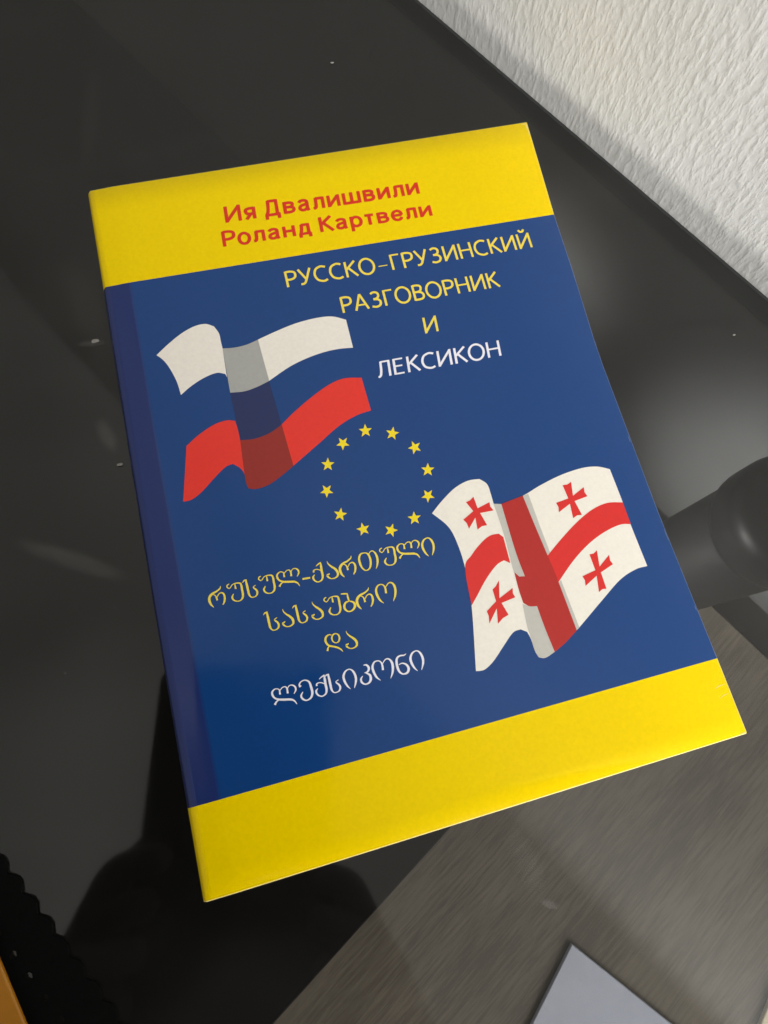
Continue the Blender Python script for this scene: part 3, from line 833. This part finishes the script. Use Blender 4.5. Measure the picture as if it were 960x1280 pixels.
zo = 0.0042
o0 = at(0, 1205, zo).xy; o1 = at(31, 1280, zo).xy
od = (o1 - o0).normalized(); on = Vector((od.y, -od.x))
if (at(0, 1280, zo).xy - o0).dot(on) < 0: on = -on
def op(u, v): 
    p = o0 + od * u + on * v; return (p.x, p.y)
pk = thing('packet', 'orange and white packet lying on the black mesh mat, bottom left corner', 'packet', (o0.x, o0.y, 0.005))
bm = bmesh.new(); prism(bm, [op(-0.03, 0), op(0.05, 0), op(0.05, 0.0062), op(-0.03, 0.0062)], zm + 0.0012, zo, bevel=0.0004)
child(obj('orange_band', bm, M_ORANGE), pk)
bm = bmesh.new(); prism(bm, [op(-0.03, 0.0063), op(0.05, 0.0063), op(0.05, 0.03), op(-0.03, 0.03)], zm + 0.0012, zo - 0.0003, bevel=0.0004)
child(obj('white_panel', bm, M_PAPER), pk)

# ------------------------------------------------------------------ the photographer, seen only as a dark reflection
def skin(name, verts, edges, radii, m, parent, sub=2, root=0):
    me = bpy.data.meshes.new(name + '_skeleton'); me.from_pydata([tuple(v) for v in verts], edges, [])
    ob = bpy.data.objects.new(name + '_skeleton', me); sc.collection.objects.link(ob)
    ob.modifiers.new('Skin', 'SKIN')
    for i, r in enumerate(radii):
        d = me.skin_vertices[0].data[i]
        d.radius = (r, r) if not isinstance(r, tuple) else r
        d.use_root = (i == root)
    sb = ob.modifiers.new('Sub', 'SUBSURF'); sb.levels = sub; sb.render_levels = sub
    bpy.context.view_layer.update()
    m2 = bpy.data.meshes.new_from_object(ob.evaluated_get(bpy.context.evaluated_depsgraph_get()))
    bpy.data.objects.remove(ob)
    m2.materials.clear(); m2.materials.append(m)
    for p in m2.polygons: p.use_smooth = True; p.material_index = 0
    o = bpy.data.objects.new(name, m2); sc.collection.objects.link(o)
    return child(o, parent)
person = thing('person', 'person in dark clothes leaning over the glass and holding up a phone', 'person', (-0.12, -0.62, -0.62))
def cs(x, y, z):                               # point given in the phone's own frame: right, up, towards the photographer
    return CAM + AX * x - AY * y - AZ * z
lw = cs(-0.118, -0.155, 0.036); rw = cs(0.042, -0.165, 0.040)
V = [(-0.19, -0.64, -0.14), (-0.18, -0.57, 0.02), (-0.17, -0.45, 0.19), (-0.15, -0.345, 0.32), (-0.14, -0.275, 0.395), (-0.132, -0.215, 0.455), (-0.125, -0.170, 0.495),
     (-0.305, -0.29, 0.30), (-0.315, -0.25, 0.12), tuple(lw), (0.005, -0.35, 0.30), (0.065, -0.31, 0.11), tuple(rw),
     (-0.28, -0.62, -0.17), (-0.25, -0.30, -0.22), (-0.27, -0.34, -0.60), (-0.10, -0.62, -0.17), (-0.05, -0.80, -0.24), (-0.05, -0.84, -0.60)]
E_ = [(0, 1), (1, 2), (2, 3), (3, 4), (4, 5), (5, 6), (3, 7), (7, 8), (8, 9), (3, 10), (10, 11), (11, 12), (0, 13), (13, 14), (14, 15), (0, 16), (16, 17), (17, 18)]
Rr = [0.125, 0.115, 0.125, 0.11, 0.055, 0.085, 0.080, 0.065, 0.045, 0.028, 0.065, 0.045, 0.028, 0.09, 0.06, 0.04, 0.09, 0.06, 0.04]
V[14] = (-0.30, -0.72, -0.24); V[15] = (-0.30, -0.76, -0.60)
# fingers of both hands
def hand(wi, palm, tips, r=0.0085):
    V.append(tuple(palm)); Rr.append(0.021); E_.append((wi, len(V) - 1)); pi_ = len(V) - 1
    for mid, tip in tips:
        V.append(tuple(mid)); Rr.append(r); E_.append((pi_, len(V) - 1))
        V.append(tuple(tip)); Rr.append(r * 0.85); E_.append((len(V) - 2, len(V) - 1))
hand(9, cs(-0.105, -0.112, 0.020), [(cs(-0.100, -0.072 - 0.019 * k, -0.001), cs(-0.072 - 0.004 * k, -0.068 - 0.019 * k, -0.007)) for k in range(4)] + [(cs(-0.096, -0.070, 0.022), cs(-0.076, -0.050, 0.020))])
hand(12, cs(0.020, -0.125, 0.022), [(cs(0.014, -0.082 - 0.019 * k, 0.0), cs(-0.014 + 0.004 * k, -0.078 - 0.019 * k, -0.007)) for k in range(4)] + [(cs(0.010, -0.085, 0.022), cs(-0.012, -0.066, 0.020))])
skin('body', V, E_, Rr, M_SKIN, person)
sh = [0, 1, 2, 3, 4, 7, 8, 9, 10, 11, 12]
SV = [Vector(V[i]) for i in sh]
SV[4] = Vector(V[3]).lerp(Vector(V[4]), 0.7); SV[7] = Vector(V[8]).lerp(Vector(V[9]), 0.82); SV[10] = Vector(V[11]).lerp(Vector(V[12]), 0.82)
skin('shirt', SV, [(0, 1), (1, 2), (2, 3), (3, 4), (3, 5), (5, 6), (6, 7), (3, 8), (8, 9), (9, 10)], [0.14, 0.135, 0.145, 0.13, 0.07, 0.085, 0.062, 0.048, 0.085, 0.062, 0.048], M_CLOTH, person)
tr = [0, 13, 14, 15, 16, 17, 18]
skin('trousers', [V[i] for i in tr], [(0, 1), (1, 2), (2, 3), (0, 4), (4, 5), (5, 6)], [0.135, 0.105, 0.078, 0.062, 0.105, 0.078, 0.062], M_CLOTH, person)
skin('hair', [(-0.138, -0.255, 0.455), (-0.132, -0.215, 0.510), (-0.124, -0.160, 0.540)], [(0, 1), (1, 2)], [0.085, 0.088, 0.062], M_HAIR, person, root=1)

# phone in the photographer's hands, the lens at its upper corner
bm = bmesh.new()
def rr(x0, x1, y0, y1, r, n=6):
    pts = []
    for cx, cy, a0 in ((x1 - r, y1 - r, 0), (x0 + r, y1 - r, 90), (x0 + r, y0 + r, 180), (x1 - r, y0 + r, 270)):
        for k in range(n + 1):
            a = math.radians(a0 + 90 * k / n); pts.append((cx + r * math.cos(a), cy + r * math.sin(a)))
    return pts
ph = thing('phone', 'black phone held level above the book by the person', 'phone', tuple(CAM))
PM = Matrix(((AX.x, -AY.x, -AZ.x, CAM.x), (AX.y, -AY.y, -AZ.y, CAM.y), (AX.z, -AY.z, -AZ.z, CAM.z), (0, 0, 0, 1)))
def phone_part(name, pts, z0_, z1_, m):
    b = bmesh.new(); prism(b, pts, z0_, z1_, bevel=0.0008)
    b.transform(PM); return child(obj(name, b, m), ph)
phone_part('case', rr(-0.090, 0.004, -0.140, 0.028, 0.010), 0.0025, 0.0105, M_PHONE)
phone_part('screen', rr(-0.088, 0.002, -0.138, 0.026, 0.008), 0.0107, 0.0112, M_PHONE)
